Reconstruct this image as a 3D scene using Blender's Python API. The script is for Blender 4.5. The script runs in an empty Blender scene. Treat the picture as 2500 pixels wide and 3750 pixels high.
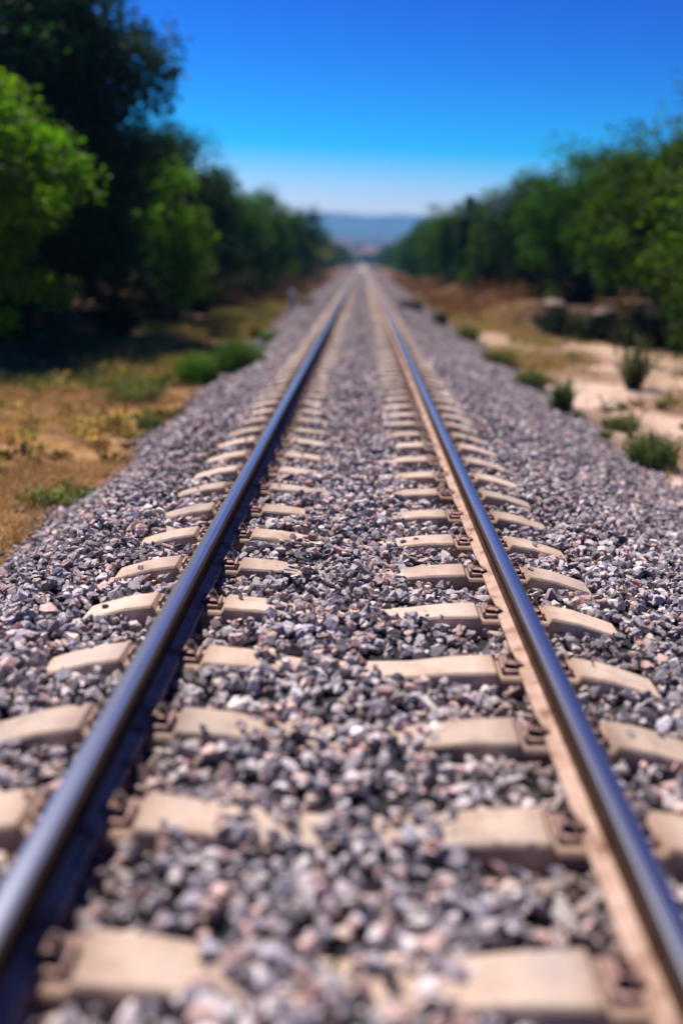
import bpy, bmesh, math, random
import numpy as np
from mathutils import Vector, Matrix

R = math.radians
rng = np.random.default_rng(7)
random.seed(7)
scene = bpy.context.scene
COL = scene.collection

# ------------------------------------------------------------------ helpers
def tag(o, label=None, cat=None, group=None, kind=None):
    if label: o['label'] = label
    if cat: o['category'] = cat
    if group: o['group'] = group
    if kind: o['kind'] = kind
    return o

def link(o, parent=None):
    COL.objects.link(o)
    if parent is not None:
        o.parent = parent
    return o

def empty(name, loc, rz=0.0):
    o = bpy.data.objects.new(name, None)
    o.empty_display_size = 0.2
    o.location = loc
    o.rotation_euler = (0, 0, rz)
    return link(o)

def np_mesh(name, verts, faces, mat, col=None, smooth=False, parent=None):
    """verts (n,3); faces (m,k) with constant k, or a list of such arrays."""
    me = bpy.data.meshes.new(name)
    verts = np.asarray(verts, dtype=np.float32)
    if not isinstance(faces, list):
        faces = [faces]
    faces = [np.asarray(f, dtype=np.int32) for f in faces]
    me.vertices.add(len(verts))
    me.vertices.foreach_set('co', verts.ravel())
    idx = np.concatenate([f.ravel() for f in faces])
    tot = np.concatenate([np.full(len(f), f.shape[1], np.int32) for f in faces])
    start = np.concatenate([[0], np.cumsum(tot)[:-1]]).astype(np.int32)
    me.loops.add(len(idx))
    me.loops.foreach_set('vertex_index', idx)
    me.polygons.add(len(tot))
    me.polygons.foreach_set('loop_start', start)
    me.polygons.foreach_set('use_smooth', np.full(len(tot), smooth, dtype=bool))
    me.update(calc_edges=True)
    if col is not None:
        a = me.attributes.new('tint', 'FLOAT_COLOR', 'POINT')
        c = np.ones((len(verts), 4), np.float32)
        c[:, :3] = col
        a.data.foreach_set('color', c.ravel())
    me.materials.append(mat)
    o = bpy.data.objects.new(name, me)
    return link(o, parent)

def bm_obj(name, bm, mat, parent=None, smooth=False):
    bmesh.ops.recalc_face_normals(bm, faces=bm.faces)
    me = bpy.data.meshes.new(name)
    bm.to_mesh(me)
    bm.free()
    for p in me.polygons:
        p.use_smooth = smooth
    me.materials.append(mat)
    o = bpy.data.objects.new(name, me)
    return link(o, parent)

def add_box(bm, c, s, rot=None, bevel=0.0):
    m = Matrix.Translation(c)
    if rot is not None:
        m = m @ rot
    r = bmesh.ops.create_cube(bm, size=1.0, matrix=m @ Matrix.Diagonal((s[0], s[1], s[2], 1)))
    if bevel:
        vs = set(r['verts'])
        es = [e for e in bm.edges if e.verts[0] in vs and e.verts[1] in vs]
        bmesh.ops.bevel(bm, geom=es, offset=bevel, segments=2, affect='EDGES', profile=0.6)

def add_cyl(bm, c, r1, r2, h, seg=12, rot=None):
    m = Matrix.Translation(c)
    if rot is not None:
        m = m @ rot
    bmesh.ops.create_cone(bm, cap_ends=True, segments=seg, radius1=r1, radius2=r2, depth=h, matrix=m)

def smooth01(t):
    t = np.clip(t, 0, 1)
    return t * t * (3 - 2 * t)

def vnoise(x, y, s, seed=0):
    """cheap smooth value noise, -1..1"""
    x = np.asarray(x, float) * s + seed * 17.31
    y = np.asarray(y, float) * s + seed * 9.77
    xi, yi = np.floor(x), np.floor(y)
    fx, fy = x - xi, y - yi
    fx, fy = fx * fx * (3 - 2 * fx), fy * fy * (3 - 2 * fy)
    def h(a, b):
        v = np.sin(a * 127.1 + b * 311.7) * 43758.5453
        return (v - np.floor(v)) * 2 - 1
    return (h(xi, yi) * (1 - fx) + h(xi + 1, yi) * fx) * (1 - fy) + (h(xi, yi + 1) * (1 - fx) + h(xi + 1, yi + 1) * fx) * fy

# ------------------------------------------------------------------ materials
def new_mat(name):
    m = bpy.data.materials.new(name)
    m.use_nodes = True
    nt = m.node_tree
    return m, nt, nt.nodes['Principled BSDF'], nt.nodes, nt.links

def ramp(n, stops):
    r = n.new('ShaderNodeValToRGB')
    els = r.color_ramp.elements
    while len(els) < len(stops):
        els.new(0.5)
    for e, (p, c) in zip(els, stops):
        e.position = p
        e.color = (*c, 1)
    return r

def noise(n, l, scale, detail=4, rough=0.55, vec=None):
    t = n.new('ShaderNodeTexNoise')
    t.inputs['Scale'].default_value = scale
    t.inputs['Detail'].default_value = detail
    t.inputs['Roughness'].default_value = rough
    if vec is not None:
        l.new(vec, t.inputs['Vector'])
    return t

def bump(n, l, src, bsdf, strength=0.4, dist=0.01):
    b = n.new('ShaderNodeBump')
    b.inputs['Strength'].default_value = strength
    b.inputs['Distance'].default_value = dist
    l.new(src, b.inputs['Height'])
    l.new(b.outputs[0], bsdf.inputs['Normal'])

def mixc(n, l, fac, a, b, mode='MIX'):
    m = n.new('ShaderNodeMix')
    m.data_type = 'RGBA'
    m.blend_type = mode
    for s, v in ((m.inputs[0], fac), (m.inputs[6], a), (m.inputs[7], b)):
        if hasattr(v, 'is_linked'):
            l.new(v, s)
        elif isinstance(v, (int, float)):
            s.default_value = v
        else:
            s.default_value = (*v, 1)
    return m.outputs[2]

def noisy_mat(name, stops, scale, rough=0.85, bs=0.4, bd=0.01, detail=5, metallic=0.0, obj_rand=0.0, fine=None):
    m, nt, b, n, l = new_mat(name)
    tc = n.new('ShaderNodeTexCoord')
    t = noise(n, l, scale, detail, 0.6, tc.outputs['Object'])
    r = ramp(n, stops)
    l.new(t.outputs[0], r.inputs[0])
    out = r.outputs[0]
    if obj_rand:
        oi = n.new('ShaderNodeObjectInfo')
        mr = n.new('ShaderNodeMapRange')
        mr.inputs[3].default_value = 1 - obj_rand
        mr.inputs[4].default_value = 1 + obj_rand
        l.new(oi.outputs['Random'], mr.inputs[0])
        hs = n.new('ShaderNodeHueSaturation')
        l.new(out, hs.inputs['Color'])
        l.new(mr.outputs[0], hs.inputs['Value'])
        out = hs.outputs[0]
    l.new(out, b.inputs['Base Color'])
    b.inputs['Roughness'].default_value = rough
    b.inputs['Metallic'].default_value = metallic
    t2 = noise(n, l, fine or scale * 6, 4, 0.6, tc.outputs['Object'])
    bump(n, l, t2.outputs[0], b, bs, bd)
    return m

def tint_mat(name, rough=0.8, scale=25, amount=0.35, translucent=0.0, bs=0.0, tr_gain=(1, 1, 1)):
    """colour from the per-item attribute, mottled by noise"""
    m, nt, b, n, l = new_mat(name)
    a = n.new('ShaderNodeAttribute')
    a.attribute_name = 'tint'
    col = a.outputs['Color']
    if amount:
        tc = n.new('ShaderNodeTexCoord')
        t = noise(n, l, scale, 3, 0.6, tc.outputs['Object'])
        r = ramp(n, [(0.3, (1 - amount,) * 3), (0.7, (1 + amount,) * 3)])
        l.new(t.outputs[0], r.inputs[0])
        col = mixc(n, l, 1.0, col, r.outputs[0], 'MULTIPLY')
        if bs:
            bump(n, l, t.outputs[0], b, bs, 0.01)
    l.new(col, b.inputs['Base Color'])
    b.inputs['Roughness'].default_value = rough
    b.inputs['Specular IOR Level'].default_value = 0.3
    if translucent:
        tr = n.new('ShaderNodeBsdfTranslucent')
        l.new(mixc(n, l, 1.0, col, tr_gain, 'MULTIPLY'), tr.inputs['Color'])
        mx = n.new('ShaderNodeMixShader')
        mx.inputs[0].default_value = translucent
        l.new(b.outputs[0], mx.inputs[1])
        l.new(tr.outputs[0], mx.inputs[2])
        l.new(mx.outputs[0], n['Material Output'].inputs['Surface'])
    return m

M_stone = tint_mat('crushed_stone', 0.75, 60, 0.25, bs=0.5)
M_leaf = tint_mat('leaf', 0.55, 1.0, 0.0, translucent=0.45, tr_gain=(1.5, 1.6, 0.6))
M_grass = tint_mat('grass_blade', 0.7, 1.0, 0.0, translucent=0.3, tr_gain=(1.3, 1.2, 0.8))
M_bed = noisy_mat('ballast_bed', [(0.35, (0.02, 0.018, 0.02)), (0.7, (0.08, 0.07, 0.075))], 40, 0.95, 1.0, 0.03)  # colour kept near black to paint in the shade of gaps between stones
def concrete_mat():
    m, nt, b, n, l = new_mat('sleeper_concrete')
    tc = n.new('ShaderNodeTexCoord'); oi = n.new('ShaderNodeObjectInfo')
    of = n.new('ShaderNodeVectorMath'); of.operation = 'MULTIPLY_ADD'
    cx = n.new('ShaderNodeCombineXYZ')
    for k in range(3): l.new(oi.outputs['Random'], cx.inputs[k])
    l.new(cx.outputs[0], of.inputs[0]); of.inputs[1].default_value = (37, 53, 71); l.new(tc.outputs['Object'], of.inputs[2])
    p = of.outputs[0]
    t1 = noise(n, l, 5, 6, .65, p)
    r = ramp(n, [(0.3, (0.35, 0.24, 0.175)), (0.5, (0.55, 0.405, 0.31)), (0.72, (0.63, 0.48, 0.385))]); l.new(t1.outputs[0], r.inputs[0])
    c = r.outputs[0]
    # grey bare patches and oily drips
    t2 = noise(n, l, 2.2, 4, .6, p); r2 = ramp(n, [(0.52, (0, 0, 0)), (0.66, (1, 1, 1))]); l.new(t2.outputs[0], r2.inputs[0])
    f2 = n.new('ShaderNodeMath'); f2.operation = 'MULTIPLY'; l.new(r2.outputs[0], f2.inputs[0]); f2.inputs[1].default_value = .55
    c = mixc(n, l, f2.outputs[0], c, (0.40, 0.36, 0.335))
    t3 = noise(n, l, 26, 5, .75, p); r3 = ramp(n, [(0.30, (1, 1, 1)), (0.40, (0, 0, 0))]); l.new(t3.outputs[0], r3.inputs[0])
    f3 = n.new('ShaderNodeMath'); f3.operation = 'MULTIPLY'; l.new(r3.outputs[0], f3.inputs[0]); f3.inputs[1].default_value = .7
    c = mixc(n, l, f3.outputs[0], c, (0.15, 0.11, 0.09))
    # rust bleeding from the fastenings (either rail seat)
    sx = n.new('ShaderNodeSeparateXYZ'); l.new(tc.outputs['Object'], sx.inputs[0])
    ab = n.new('ShaderNodeMath'); ab.operation = 'ABSOLUTE'; l.new(sx.outputs['X'], ab.inputs[0])
    df = n.new('ShaderNodeMath'); df.operation = 'SUBTRACT'; l.new(ab.outputs[0], df.inputs[0]); df.inputs[1].default_value = .755
    ab2 = n.new('ShaderNodeMath'); ab2.operation = 'ABSOLUTE'; l.new(df.outputs[0], ab2.inputs[0])
    ad = n.new('ShaderNodeMath'); ad.operation = 'MULTIPLY_ADD'; l.new(t1.outputs[0], ad.inputs[0]); ad.inputs[1].default_value = -.28; l.new(ab2.outputs[0], ad.inputs[2])
    mr = n.new('ShaderNodeMapRange'); mr.inputs[1].default_value = .10; mr.inputs[2].default_value = -.02; mr.inputs[3].default_value = 0; mr.inputs[4].default_value = .7; l.new(ad.outputs[0], mr.inputs[0])
    c = mixc(n, l, mr.outputs[0], c, (0.22, 0.12, 0.08))
    v = n.new('ShaderNodeMapRange'); v.inputs[3].default_value = .80; v.inputs[4].default_value = 1.12; l.new(oi.outputs['Random'], v.inputs[0])
    hs = n.new('ShaderNodeHueSaturation'); l.new(c, hs.inputs['Color']); l.new(v.outputs[0], hs.inputs['Value'])
    l.new(hs.outputs[0], b.inputs['Base Color']); b.inputs['Roughness'].default_value = .92
    t4 = noise(n, l, 60, 5, .7, p); bump(n, l, t4.outputs[0], b, .7, .006)
    return m
M_concrete = concrete_mat()
M_web = noisy_mat('rail_web_rust_shade', [(0.3, (0.04, 0.02, 0.012)), (0.7, (0.09, 0.045, 0.024))], 9, 0.75, 0.3, 0.002, fine=90)  # rust brown, with the shade below the rail head darkened into it
M_foot = noisy_mat('rail_foot_dust', [(0.33, (0.17, 0.09, 0.06)), (0.46, (0.40, 0.26, 0.195)), (0.7, (0.55, 0.385, 0.31))], 9, 0.85, 0.3, 0.002, fine=90)
M_clip = noisy_mat('clip_rust', [(0.3, (0.15, 0.075, 0.06)), (0.5, (0.30, 0.17, 0.14)), (0.7, (0.46, 0.30, 0.26))], 30, 0.8, 0.4, 0.003, obj_rand=0.2)
M_bolt = noisy_mat('bolt_iron', [(0.3, (0.06, 0.03, 0.025)), (0.7, (0.16, 0.09, 0.07))], 40, 0.6, 0.3, 0.002)
M_bark = noisy_mat('bark', [(0.3, (0.035, 0.024, 0.016)), (0.7, (0.11, 0.08, 0.055))], 6, 0.95, 0.9, 0.03)
M_greyconc = noisy_mat('weathered_concrete', [(0.3, (0.46, 0.48, 0.54)), (0.7, (0.62, 0.65, 0.70))], 8, 0.9, 0.6, 0.01)
M_beam = noisy_mat('old_timber', [(0.3, (0.05, 0.042, 0.04)), (0.7, (0.16, 0.125, 0.11))], 6, 0.9, 0.7, 0.01)
M_rock = noisy_mat('pale_rock', [(0.3, (0.15, 0.10, 0.075)), (0.7, (0.31, 0.225, 0.18))], 3, 0.9, 0.8, 0.04)
M_white = noisy_mat('whitewash', [(0.3, (0.70, 0.70, 0.72)), (0.7, (0.82, 0.82, 0.83))], 3, 0.8, 0.4, 0.01)
M_twig = tint_mat('dry_stem', 0.85, 1.0, 0.0, translucent=0.2)

for _m in (M_web, M_foot):
    _m.node_tree.nodes['Principled BSDF'].inputs['Specular IOR Level'].default_value = 0.08
M_leaf.node_tree.nodes['Principled BSDF'].inputs['Specular IOR Level'].default_value = 0.1
# polished running band on top of the head, brown rust on its sides (wear, by face direction)
def head_mat():
    m, nt, b, n, l = new_mat('rail_head_steel')
    g = n.new('ShaderNodeNewGeometry')
    sx = n.new('ShaderNodeSeparateXYZ')
    l.new(g.outputs['True Normal'], sx.inputs[0])
    mr = n.new('ShaderNodeMapRange')
    mr.inputs[1].default_value = 0.70
    mr.inputs[2].default_value = 0.97
    l.new(sx.outputs['Z'], mr.inputs[0])
    tc = n.new('ShaderNodeTexCoord')
    mp = n.new('ShaderNodeMapping')
    mp.inputs['Scale'].default_value = (110, 0.8, 60)
    l.new(tc.outputs['Object'], mp.inputs[0])
    t = noise(n, l, 1.0, 5, 0.6, mp.outputs[0])
    st = ramp(n, [(0.3, (0.26, 0.265, 0.28)), (0.5, (0.42, 0.43, 0.45)), (0.7, (0.54, 0.55, 0.57))])
    l.new(t.outputs[0], st.inputs[0])
    ru = ramp(n, [(0.3, (0.045, 0.03, 0.026)), (0.7, (0.10, 0.06, 0.045))])
    l.new(t.outputs[0], ru.inputs[0])
    l.new(mixc(n, l, mr.outputs[0], ru.outputs[0], st.outputs[0]), b.inputs['Base Color'])
    me = n.new('ShaderNodeMapRange')
    me.inputs[3].default_value = 0.15
    me.inputs[4].default_value = 1.0
    l.new(mr.outputs[0], me.inputs[0])
    l.new(me.outputs[0], b.inputs['Metallic'])
    ro = n.new('ShaderNodeMapRange')
    ro.inputs[3].default_value = 0.5
    ro.inputs[4].default_value = 0.30
    l.new(mr.outputs[0], ro.inputs[0])
    l.new(ro.outputs[0], b.inputs['Roughness'])
    return m
M_head = head_mat()

# ------------------------------------------------------------------ terrain
ORD_TOE_R = 3.15
HZ = 0.168
SEAT = -HZ - 0.006
def toe_left(y):
    return np.clip(2.35 + (np.asarray(y, float) - 9) * 0.022, 2.3, 3.1) + 0.13 * vnoise(0 * np.asarray(y, float), y, 0.9, 3)
def toe_right(y):
    return ORD_TOE_R + 0.14 * vnoise(0 * np.asarray(y, float), y, 0.8, 5)

def ground_z(x, y):
    x = np.asarray(x, float)
    y = np.asarray(y, float)
    z = -0.62 + 0.05 * vnoise(x, y, 0.35, 1) + 0.02 * vnoise(x, y, 1.7, 2)
    z = z + 0.45 * smooth01((-x - 5.5) / 5) * smooth01((y - 6) / 10)
    # mound on the right, its front facing the camera
    front = 38.2 - 1.5 * x
    z = z + 0.85 * smooth01((y - front) / 1.8) * smooth01((x - 4.6) / 1.2) * smooth01((95 - y) / 40)
    # far country rises towards the hills
    z = z + smooth01((y - 450) / 2600) * 75 + np.clip(y - 430, 0, 60) * -0.0
    keep = np.clip((np.abs(x) - 3.6) / 1.0, 0, 1)
    near = np.clip((430 - y) / 20, 0, 1)
    flat = -0.66
    z = np.where(near > 0, flat * (1 - keep) * near + z * (1 - (1 - keep) * near), z)
    return z

def grid_mesh(name, xs, ys, zf, mat, smooth=True):
    X, Y = np.meshgrid(xs, ys)
    Z = zf(X, Y)
    nx, ny = len(xs), len(ys)
    v = np.stack([X.ravel(), Y.ravel(), Z.ravel()], 1)
    i = np.arange(nx * ny).reshape(ny, nx)
    f = np.stack([i[:-1, :-1].ravel(), i[:-1, 1:].ravel(), i[1:, 1:].ravel(), i[1:, :-1].ravel()], 1)
    return np_mesh(name, v, f, mat, smooth=smooth)

def ground_mat():
    m, nt, b, n, l = new_mat('dry_earth')
    g = n.new('ShaderNodeNewGeometry')
    pos = g.outputs['Position']
    sx = n.new('ShaderNodeSeparateXYZ')
    l.new(pos, sx.inputs[0])
    t1 = noise(n, l, 0.7, 6, 0.65, pos)
    t2 = noise(n, l, 5.0, 5, 0.65, pos)
    t3 = noise(n, l, 40.0, 3, 0.6, pos)
    ochre = ramp(n, [(0.36, (0.13, 0.07, 0.03)), (0.5, (0.36, 0.20, 0.085)), (0.66, (0.55, 0.36, 0.20))])
    l.new(t1.outputs[0], ochre.inputs[0])
    sand = ramp(n, [(0.3, (0.42, 0.29, 0.21)), (0.6, (0.60, 0.43, 0.34)), (0.8, (0.64, 0.48, 0.40))])
    l.new(t2.outputs[0], sand.inputs[0])
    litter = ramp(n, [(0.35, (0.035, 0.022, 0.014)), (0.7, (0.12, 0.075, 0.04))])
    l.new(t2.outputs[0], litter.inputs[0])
    far = ramp(n, [(0.35, (0.045, 0.055, 0.03)), (0.52, (0.10, 0.085, 0.06)), (0.7, (0.20, 0.14, 0.11))])
    tf = noise(n, l, 0.02, 6, 0.7, pos)
    l.new(tf.outputs[0], far.inputs[0])
    def step(src, a, bb):
        mr = n.new('ShaderNodeMapRange')
        mr.interpolation_type = 'SMOOTHSTEP'
        mr.inputs[1].default_value = a
        mr.inputs[2].default_value = bb
        l.new(src, mr.inputs[0])
        return mr.outputs[0]
    # wobble the borders
    wob = n.new('ShaderNodeMath'); wob.operation = 'MULTIPLY_ADD'
    l.new(t1.outputs[0], wob.inputs[0]); wob.inputs[1].default_value = 2.4
    l.new(sx.outputs['X'], wob.inputs[2])
    c = mixc(n, l, step(wob.outputs[0], 3.2, 4.6), ochre.outputs[0], sand.outputs[0])
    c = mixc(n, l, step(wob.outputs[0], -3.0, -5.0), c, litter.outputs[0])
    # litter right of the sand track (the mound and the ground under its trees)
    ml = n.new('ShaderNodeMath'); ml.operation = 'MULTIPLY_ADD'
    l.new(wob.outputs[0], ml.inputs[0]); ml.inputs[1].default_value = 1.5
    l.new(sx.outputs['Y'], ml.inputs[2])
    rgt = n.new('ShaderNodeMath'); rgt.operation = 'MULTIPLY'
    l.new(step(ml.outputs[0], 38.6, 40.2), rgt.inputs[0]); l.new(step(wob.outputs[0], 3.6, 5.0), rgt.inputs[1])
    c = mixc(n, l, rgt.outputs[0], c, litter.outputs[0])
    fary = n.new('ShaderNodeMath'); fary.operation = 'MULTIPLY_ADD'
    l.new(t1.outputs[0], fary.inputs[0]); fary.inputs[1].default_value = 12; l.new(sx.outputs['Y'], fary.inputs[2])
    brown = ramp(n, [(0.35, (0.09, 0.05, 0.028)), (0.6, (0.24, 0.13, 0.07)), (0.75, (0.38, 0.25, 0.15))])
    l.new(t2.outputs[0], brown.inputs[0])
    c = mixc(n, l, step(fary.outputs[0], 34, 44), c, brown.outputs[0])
    c = mixc(n, l, step(sx.outputs['Y'], 300, 450), c, far.outputs[0])
    t0 = noise(n, l, 0.33, 4, 0.6, pos)
    pa = ramp(n, [(0.42, (0.50, 0.42, 0.38)), (0.52, (1, 1, 1)), (0.62, (1.12, 1.1, 1.15))])
    l.new(t0.outputs[0], pa.inputs[0])
    # left ochre grass patch in front of the trees
    near_l = n.new('ShaderNodeMath'); near_l.operation = 'MULTIPLY'
    l.new(step(sx.outputs['X'], -2.0, -2.6), near_l.inputs[0])
    l.new(step(sx.outputs['Y'], 17.0, 14.0), near_l.inputs[1])
    c = mixc(n, l, near_l.outputs[0], c, ochre.outputs[0])
    c = mixc(n, l, 1.0, c, pa.outputs[0], 'MULTIPLY')
    l.new(c, b.inputs['Base Color'])
    b.inputs['Roughness'].default_value = 0.95
    b.inputs['Specular IOR Level'].default_value = 0.1
    bump(n, l, t3.outputs[0], b, 0.6, 0.02)
    return m

def spaced(edges):
    out = []
    for a, bb, s in edges:
        out.append(np.arange(a, bb, s))
    return np.concatenate(out)
xs = np.unique(np.round(np.concatenate([spaced([(-12, 12, 0.3)]), -np.geomspace(12.4, 2600, 40), np.geomspace(12.4, 2600, 40)]), 3))
ys = np.unique(np.round(np.concatenate([spaced([(-14, 60, 0.4), (60, 200, 2), (200, 480, 8)]), np.geomspace(480, 3700, 50), [-40, -120]]), 3))
gr = grid_mesh('ground', xs, ys, ground_z, ground_mat())
tag(gr, 'dry ochre and sandy earth on both sides of the railway line', 'ground', kind='structure')

M_hill = noisy_mat('hill_scrub', [(0.3, (0.03, 0.045, 0.03)), (0.7, (0.08, 0.085, 0.06))], 0.012, 0.95, 0.3, 1.0)
def hill_z(x, y):
    r = 138 + 10 * vnoise(x, 0 * y, 0.004, 4) + 6 * vnoise(x, y, 0.011, 6) - 0.012 * x
    return 30 + (r - 30) * smooth01((y - 2300) / 800) * smooth01((3650 - y) / 500)
hl = grid_mesh('hills', np.linspace(-2500, 2500, 160), np.linspace(2300, 3640, 40), hill_z, M_hill)
tag(hl, 'low flat-topped blue hills on the horizon beyond the track', 'hills', kind='structure')

# ------------------------------------------------------------------ ballast
SL0 = 5.472 - 0.6 * 7           # nearest sleeper
SP = 0.6
def sleeper_dy(y):
    k = np.round((y - SL0) / SP)
    return y - (SL0 + k * SP)

def bed_z(x, y):
    ax = np.abs(x)
    xp = np.array([0, .22, .42, .60, 1.30, 1.62])
    zp = np.array([-.172, -.178, -.200, -.217, -.214, -.228])
    z = np.interp(ax, xp, zp)
    z = z + np.where((x < 0) & (ax < 0.62), 0.026, 0.0) * smooth01((ax - .2) / .2)
    toe = np.where(x < 0, toe_left(y), toe_right(y))
    z = np.where(ax > 1.62, -.228 + (-.66 + .228) * np.clip((ax - 1.62) / (toe - 1.62), 0, 1.3), z)
    return z
bx = np.unique(np.concatenate([np.arange(-3.7, 3.71, 0.1), [0.22, -0.22]]))
by = np.unique(np.round(np.concatenate([np.arange(-6, 45, .25), np.arange(45, 432, 3)]), 3))
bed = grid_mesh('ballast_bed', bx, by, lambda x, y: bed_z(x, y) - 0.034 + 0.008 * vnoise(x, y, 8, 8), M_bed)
tag(bed, 'dark stone bed under the railway line', 'ballast', kind='structure')

def hull_template(npts, seed):
    r = random.Random(seed)
    bm = bmesh.new()
    for _ in range(npts):
        v = Vector((r.gauss(0, 1), r.gauss(0, 1), r.gauss(0, 1))).normalized() * r.uniform(0.75, 1.1)
        bm.verts.new((v.x, v.y * r.uniform(0.7, 1), v.z * 0.72))
    res = bmesh.ops.convex_hull(bm, input=bm.verts)
    bmesh.ops.delete(bm, geom=[g for g in set(res['geom_interior'] + res['geom_unused']) if isinstance(g, bmesh.types.BMVert)], context='VERTS')
    bmesh.ops.triangulate(bm, faces=bm.faces)
    bmesh.ops.recalc_face_normals(bm, faces=bm.faces)
    bm.verts.ensure_lookup_table()
    bm.verts.index_update()
    v = np.array([x.co for x in bm.verts]); f = np.array([[q.index for q in p.verts] for p in bm.faces])
    bm.free()
    return v, f

def rand_rot(n):
    q = rng.normal(size=(n, 4)); q /= np.linalg.norm(q, axis=1)[:, None]
    w, x, y, z = q.T
    return np.stack([np.stack([1 - 2 * (y*y + z*z), 2 * (x*y - z*w), 2 * (x*z + y*w)], 1),
                     np.stack([2 * (x*y + z*w), 1 - 2 * (x*x + z*z), 2 * (y*z - x*w)], 1),
                     np.stack([2 * (x*z - y*w), 2 * (y*z + x*w), 1 - 2 * (x*x + y*y)], 1)], 1)

PAL = np.array([(0.47, 0.40, 0.42), (0.33, 0.285, 0.32), (0.62, 0.54, 0.54), (0.13, 0.115, 0.13), (0.66, 0.44, 0.40),
                (0.68, 0.60, 0.57), (0.52, 0.32, 0.29), (0.36, 0.34, 0.40), (0.66, 0.51, 0.42), (0.78, 0.72, 0.71)])
PW = np.array([.17, .15, .15, .15, .11, .08, .05, .07, .04, .03])

def stones(y0, y1, per_m2, smin, smax, npts, ntemp, seed, xr=3.35):
    n = int((y1 - y0) * 2 * xr * per_m2)
    x = rng.uniform(-xr, xr, n); y = rng.uniform(y0, y1, n)
    s = smin + (smax - smin) * rng.beta(1.6, 2.6, n)
    toe = np.where(x < 0, toe_left(y), toe_right(y))
    ax = np.abs(x)
    dy = np.abs(sleeper_dy(y))
    # exposed sleeper tops stay clear; the middle of each sleeper is buried, raggedly
    lim = 0.37 + 0.13 * vnoise(0 * x + np.sign(x), np.round((y - SL0) / SP), 1.0, 11)
    lim = np.where((np.round((y - SL0) / SP) == 4) & (x > 0), 0.06, lim)
    on_sl = (dy < 0.105 + s * 0.30) & (ax > lim) & (ax < 1.26)
    keep = (~on_sl | (rng.random(n) < 0.012)) & (ax < toe + np.abs(rng.normal(0, 0.10, n)))
    edge = np.clip((ax - toe + 0.15) / 0.3, 0, 1)
    keep &= rng.random(n) > edge * 0.75
    x, y, s = x[keep], y[keep], s[keep]
    on_sl = on_sl[keep]
    s = np.where(on_sl, np.minimum(s, .022), s)
    ax = np.abs(x); n = len(x)
    z = bed_z(x, y) + rng.uniform(-0.030, 0.015, n)
    z = np.maximum(z, -0.64)
    # under the rail feet the stones stay low
    z = np.where(np.abs(ax - 0.755) < 0.075 + s, np.minimum(z, -0.168 - s * 0.72), z)
    sl_top = np.interp(ax, [0, .25, .42, .585, .60, .905, .925, 1.05, 1.25], [-.196, -.182, -.158, -.148, SEAT, SEAT, -.148, -.168, -.232])
    z = np.where(on_sl, sl_top + s * .5, z)
    # a few stones lie loose on top
    loose = (rng.random(n) < 0.05) & ~on_sl
    z = np.where(loose & (ax < 0.58), z + 0.018, z)
    rot = rand_rot(n)
    sc = s[:, None] * rng.uniform(0.72, 1.18, (n, 3))
    c = PAL[rng.choice(len(PAL), n, p=PW)] * 0.92 * rng.uniform(0.5, 1.3, (n, 1))
    c = c * (1 + .16 * vnoise(x, y, .9, 81) + .10 * vnoise(x, y, 2.7, 82))[:, None]
    # brake dust and rust beside the rails, dust at the toe
    rs = np.exp(-((ax - .755) / .17) ** 2) * (.55 + .3 * vnoise(x, y, 1.5, 83))
    c = c * (1 - rs[:, None]) + rs[:, None] * np.array([.30, .20, .15]) * rng.uniform(.6, 1.3, (n, 1))
    tid = rng.integers(0, ntemp, n)
    V, F, C, base = [], [], [], 0
    for t in range(ntemp):
        tv, tf = hull_template(npts, seed * 100 + t)
        i = np.where(tid == t)[0]
        if not len(i):
            continue
        p = np.einsum('nij,nvj->nvi', rot[i], tv[None] * sc[i][:, None, :])
        p[:, :, 2] *= 0.85
        p += np.stack([x[i], y[i], z[i]], 1)[:, None]
        V.append(p.reshape(-1, 3))
        F.append((tf[None] + (np.arange(len(i)) * len(tv))[:, None, None] + base).reshape(-1, 3))
        C.append(np.repeat(c[i], len(tv), 0))
        base += len(i) * len(tv)
    return np.concatenate(V), np.concatenate(F), np.concatenate(C)

parts = [stones(0.9, 8.0, 900, 0.012, 0.058, 13, 40, 1),
         stones(8.0, 24.0, 740, 0.015, 0.058, 9, 24, 2),
         stones(24.0, 60.0, 420, 0.026, 0.055, 7, 14, 3),
         stones(60.0, 150.0, 90, 0.05, 0.10, 7, 10, 4)]
off = 0; V = []; F = []; Cc = []
for v, f, c in parts:
    V.append(v); F.append(f + off); Cc.append(c); off += len(v)
st = np_mesh('ballast_stones', np.concatenate(V), np.concatenate(F), M_stone, np.concatenate(Cc))
tag(st, 'loose grey and pink crushed stones heaped between and beside the rails', 'ballast stones', kind='stuff')
del parts, V, F, Cc

# ------------------------------------------------------------------ rails
HZ = 0.168
def lathe_profile(name, prof, y0, y1, mat, parent, smooth=False):
    bm = bmesh.new()
    ysl = [y0, y1]
    rings = [[bm.verts.new((px, yy, pz)) for px, pz in prof] for yy in ysl]
    n = len(prof)
    for a, b in zip(rings[:-1], rings[1:]):
        for k in range(n):
            bm.faces.new((a[k], a[(k + 1) % n], b[(k + 1) % n], b[k]))
    bm.faces.new(rings[0]); bm.faces.new(rings[-1])
    return bm_obj(name, bm, mat, parent, smooth)

def arc(cx, cz, r, a0, a1, n):
    return [(cx + r * math.cos(R(a0 + (a1 - a0) * k / n)), cz + r * math.sin(R(a0 + (a1 - a0) * k / n))) for k in range(n + 1)]

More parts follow.
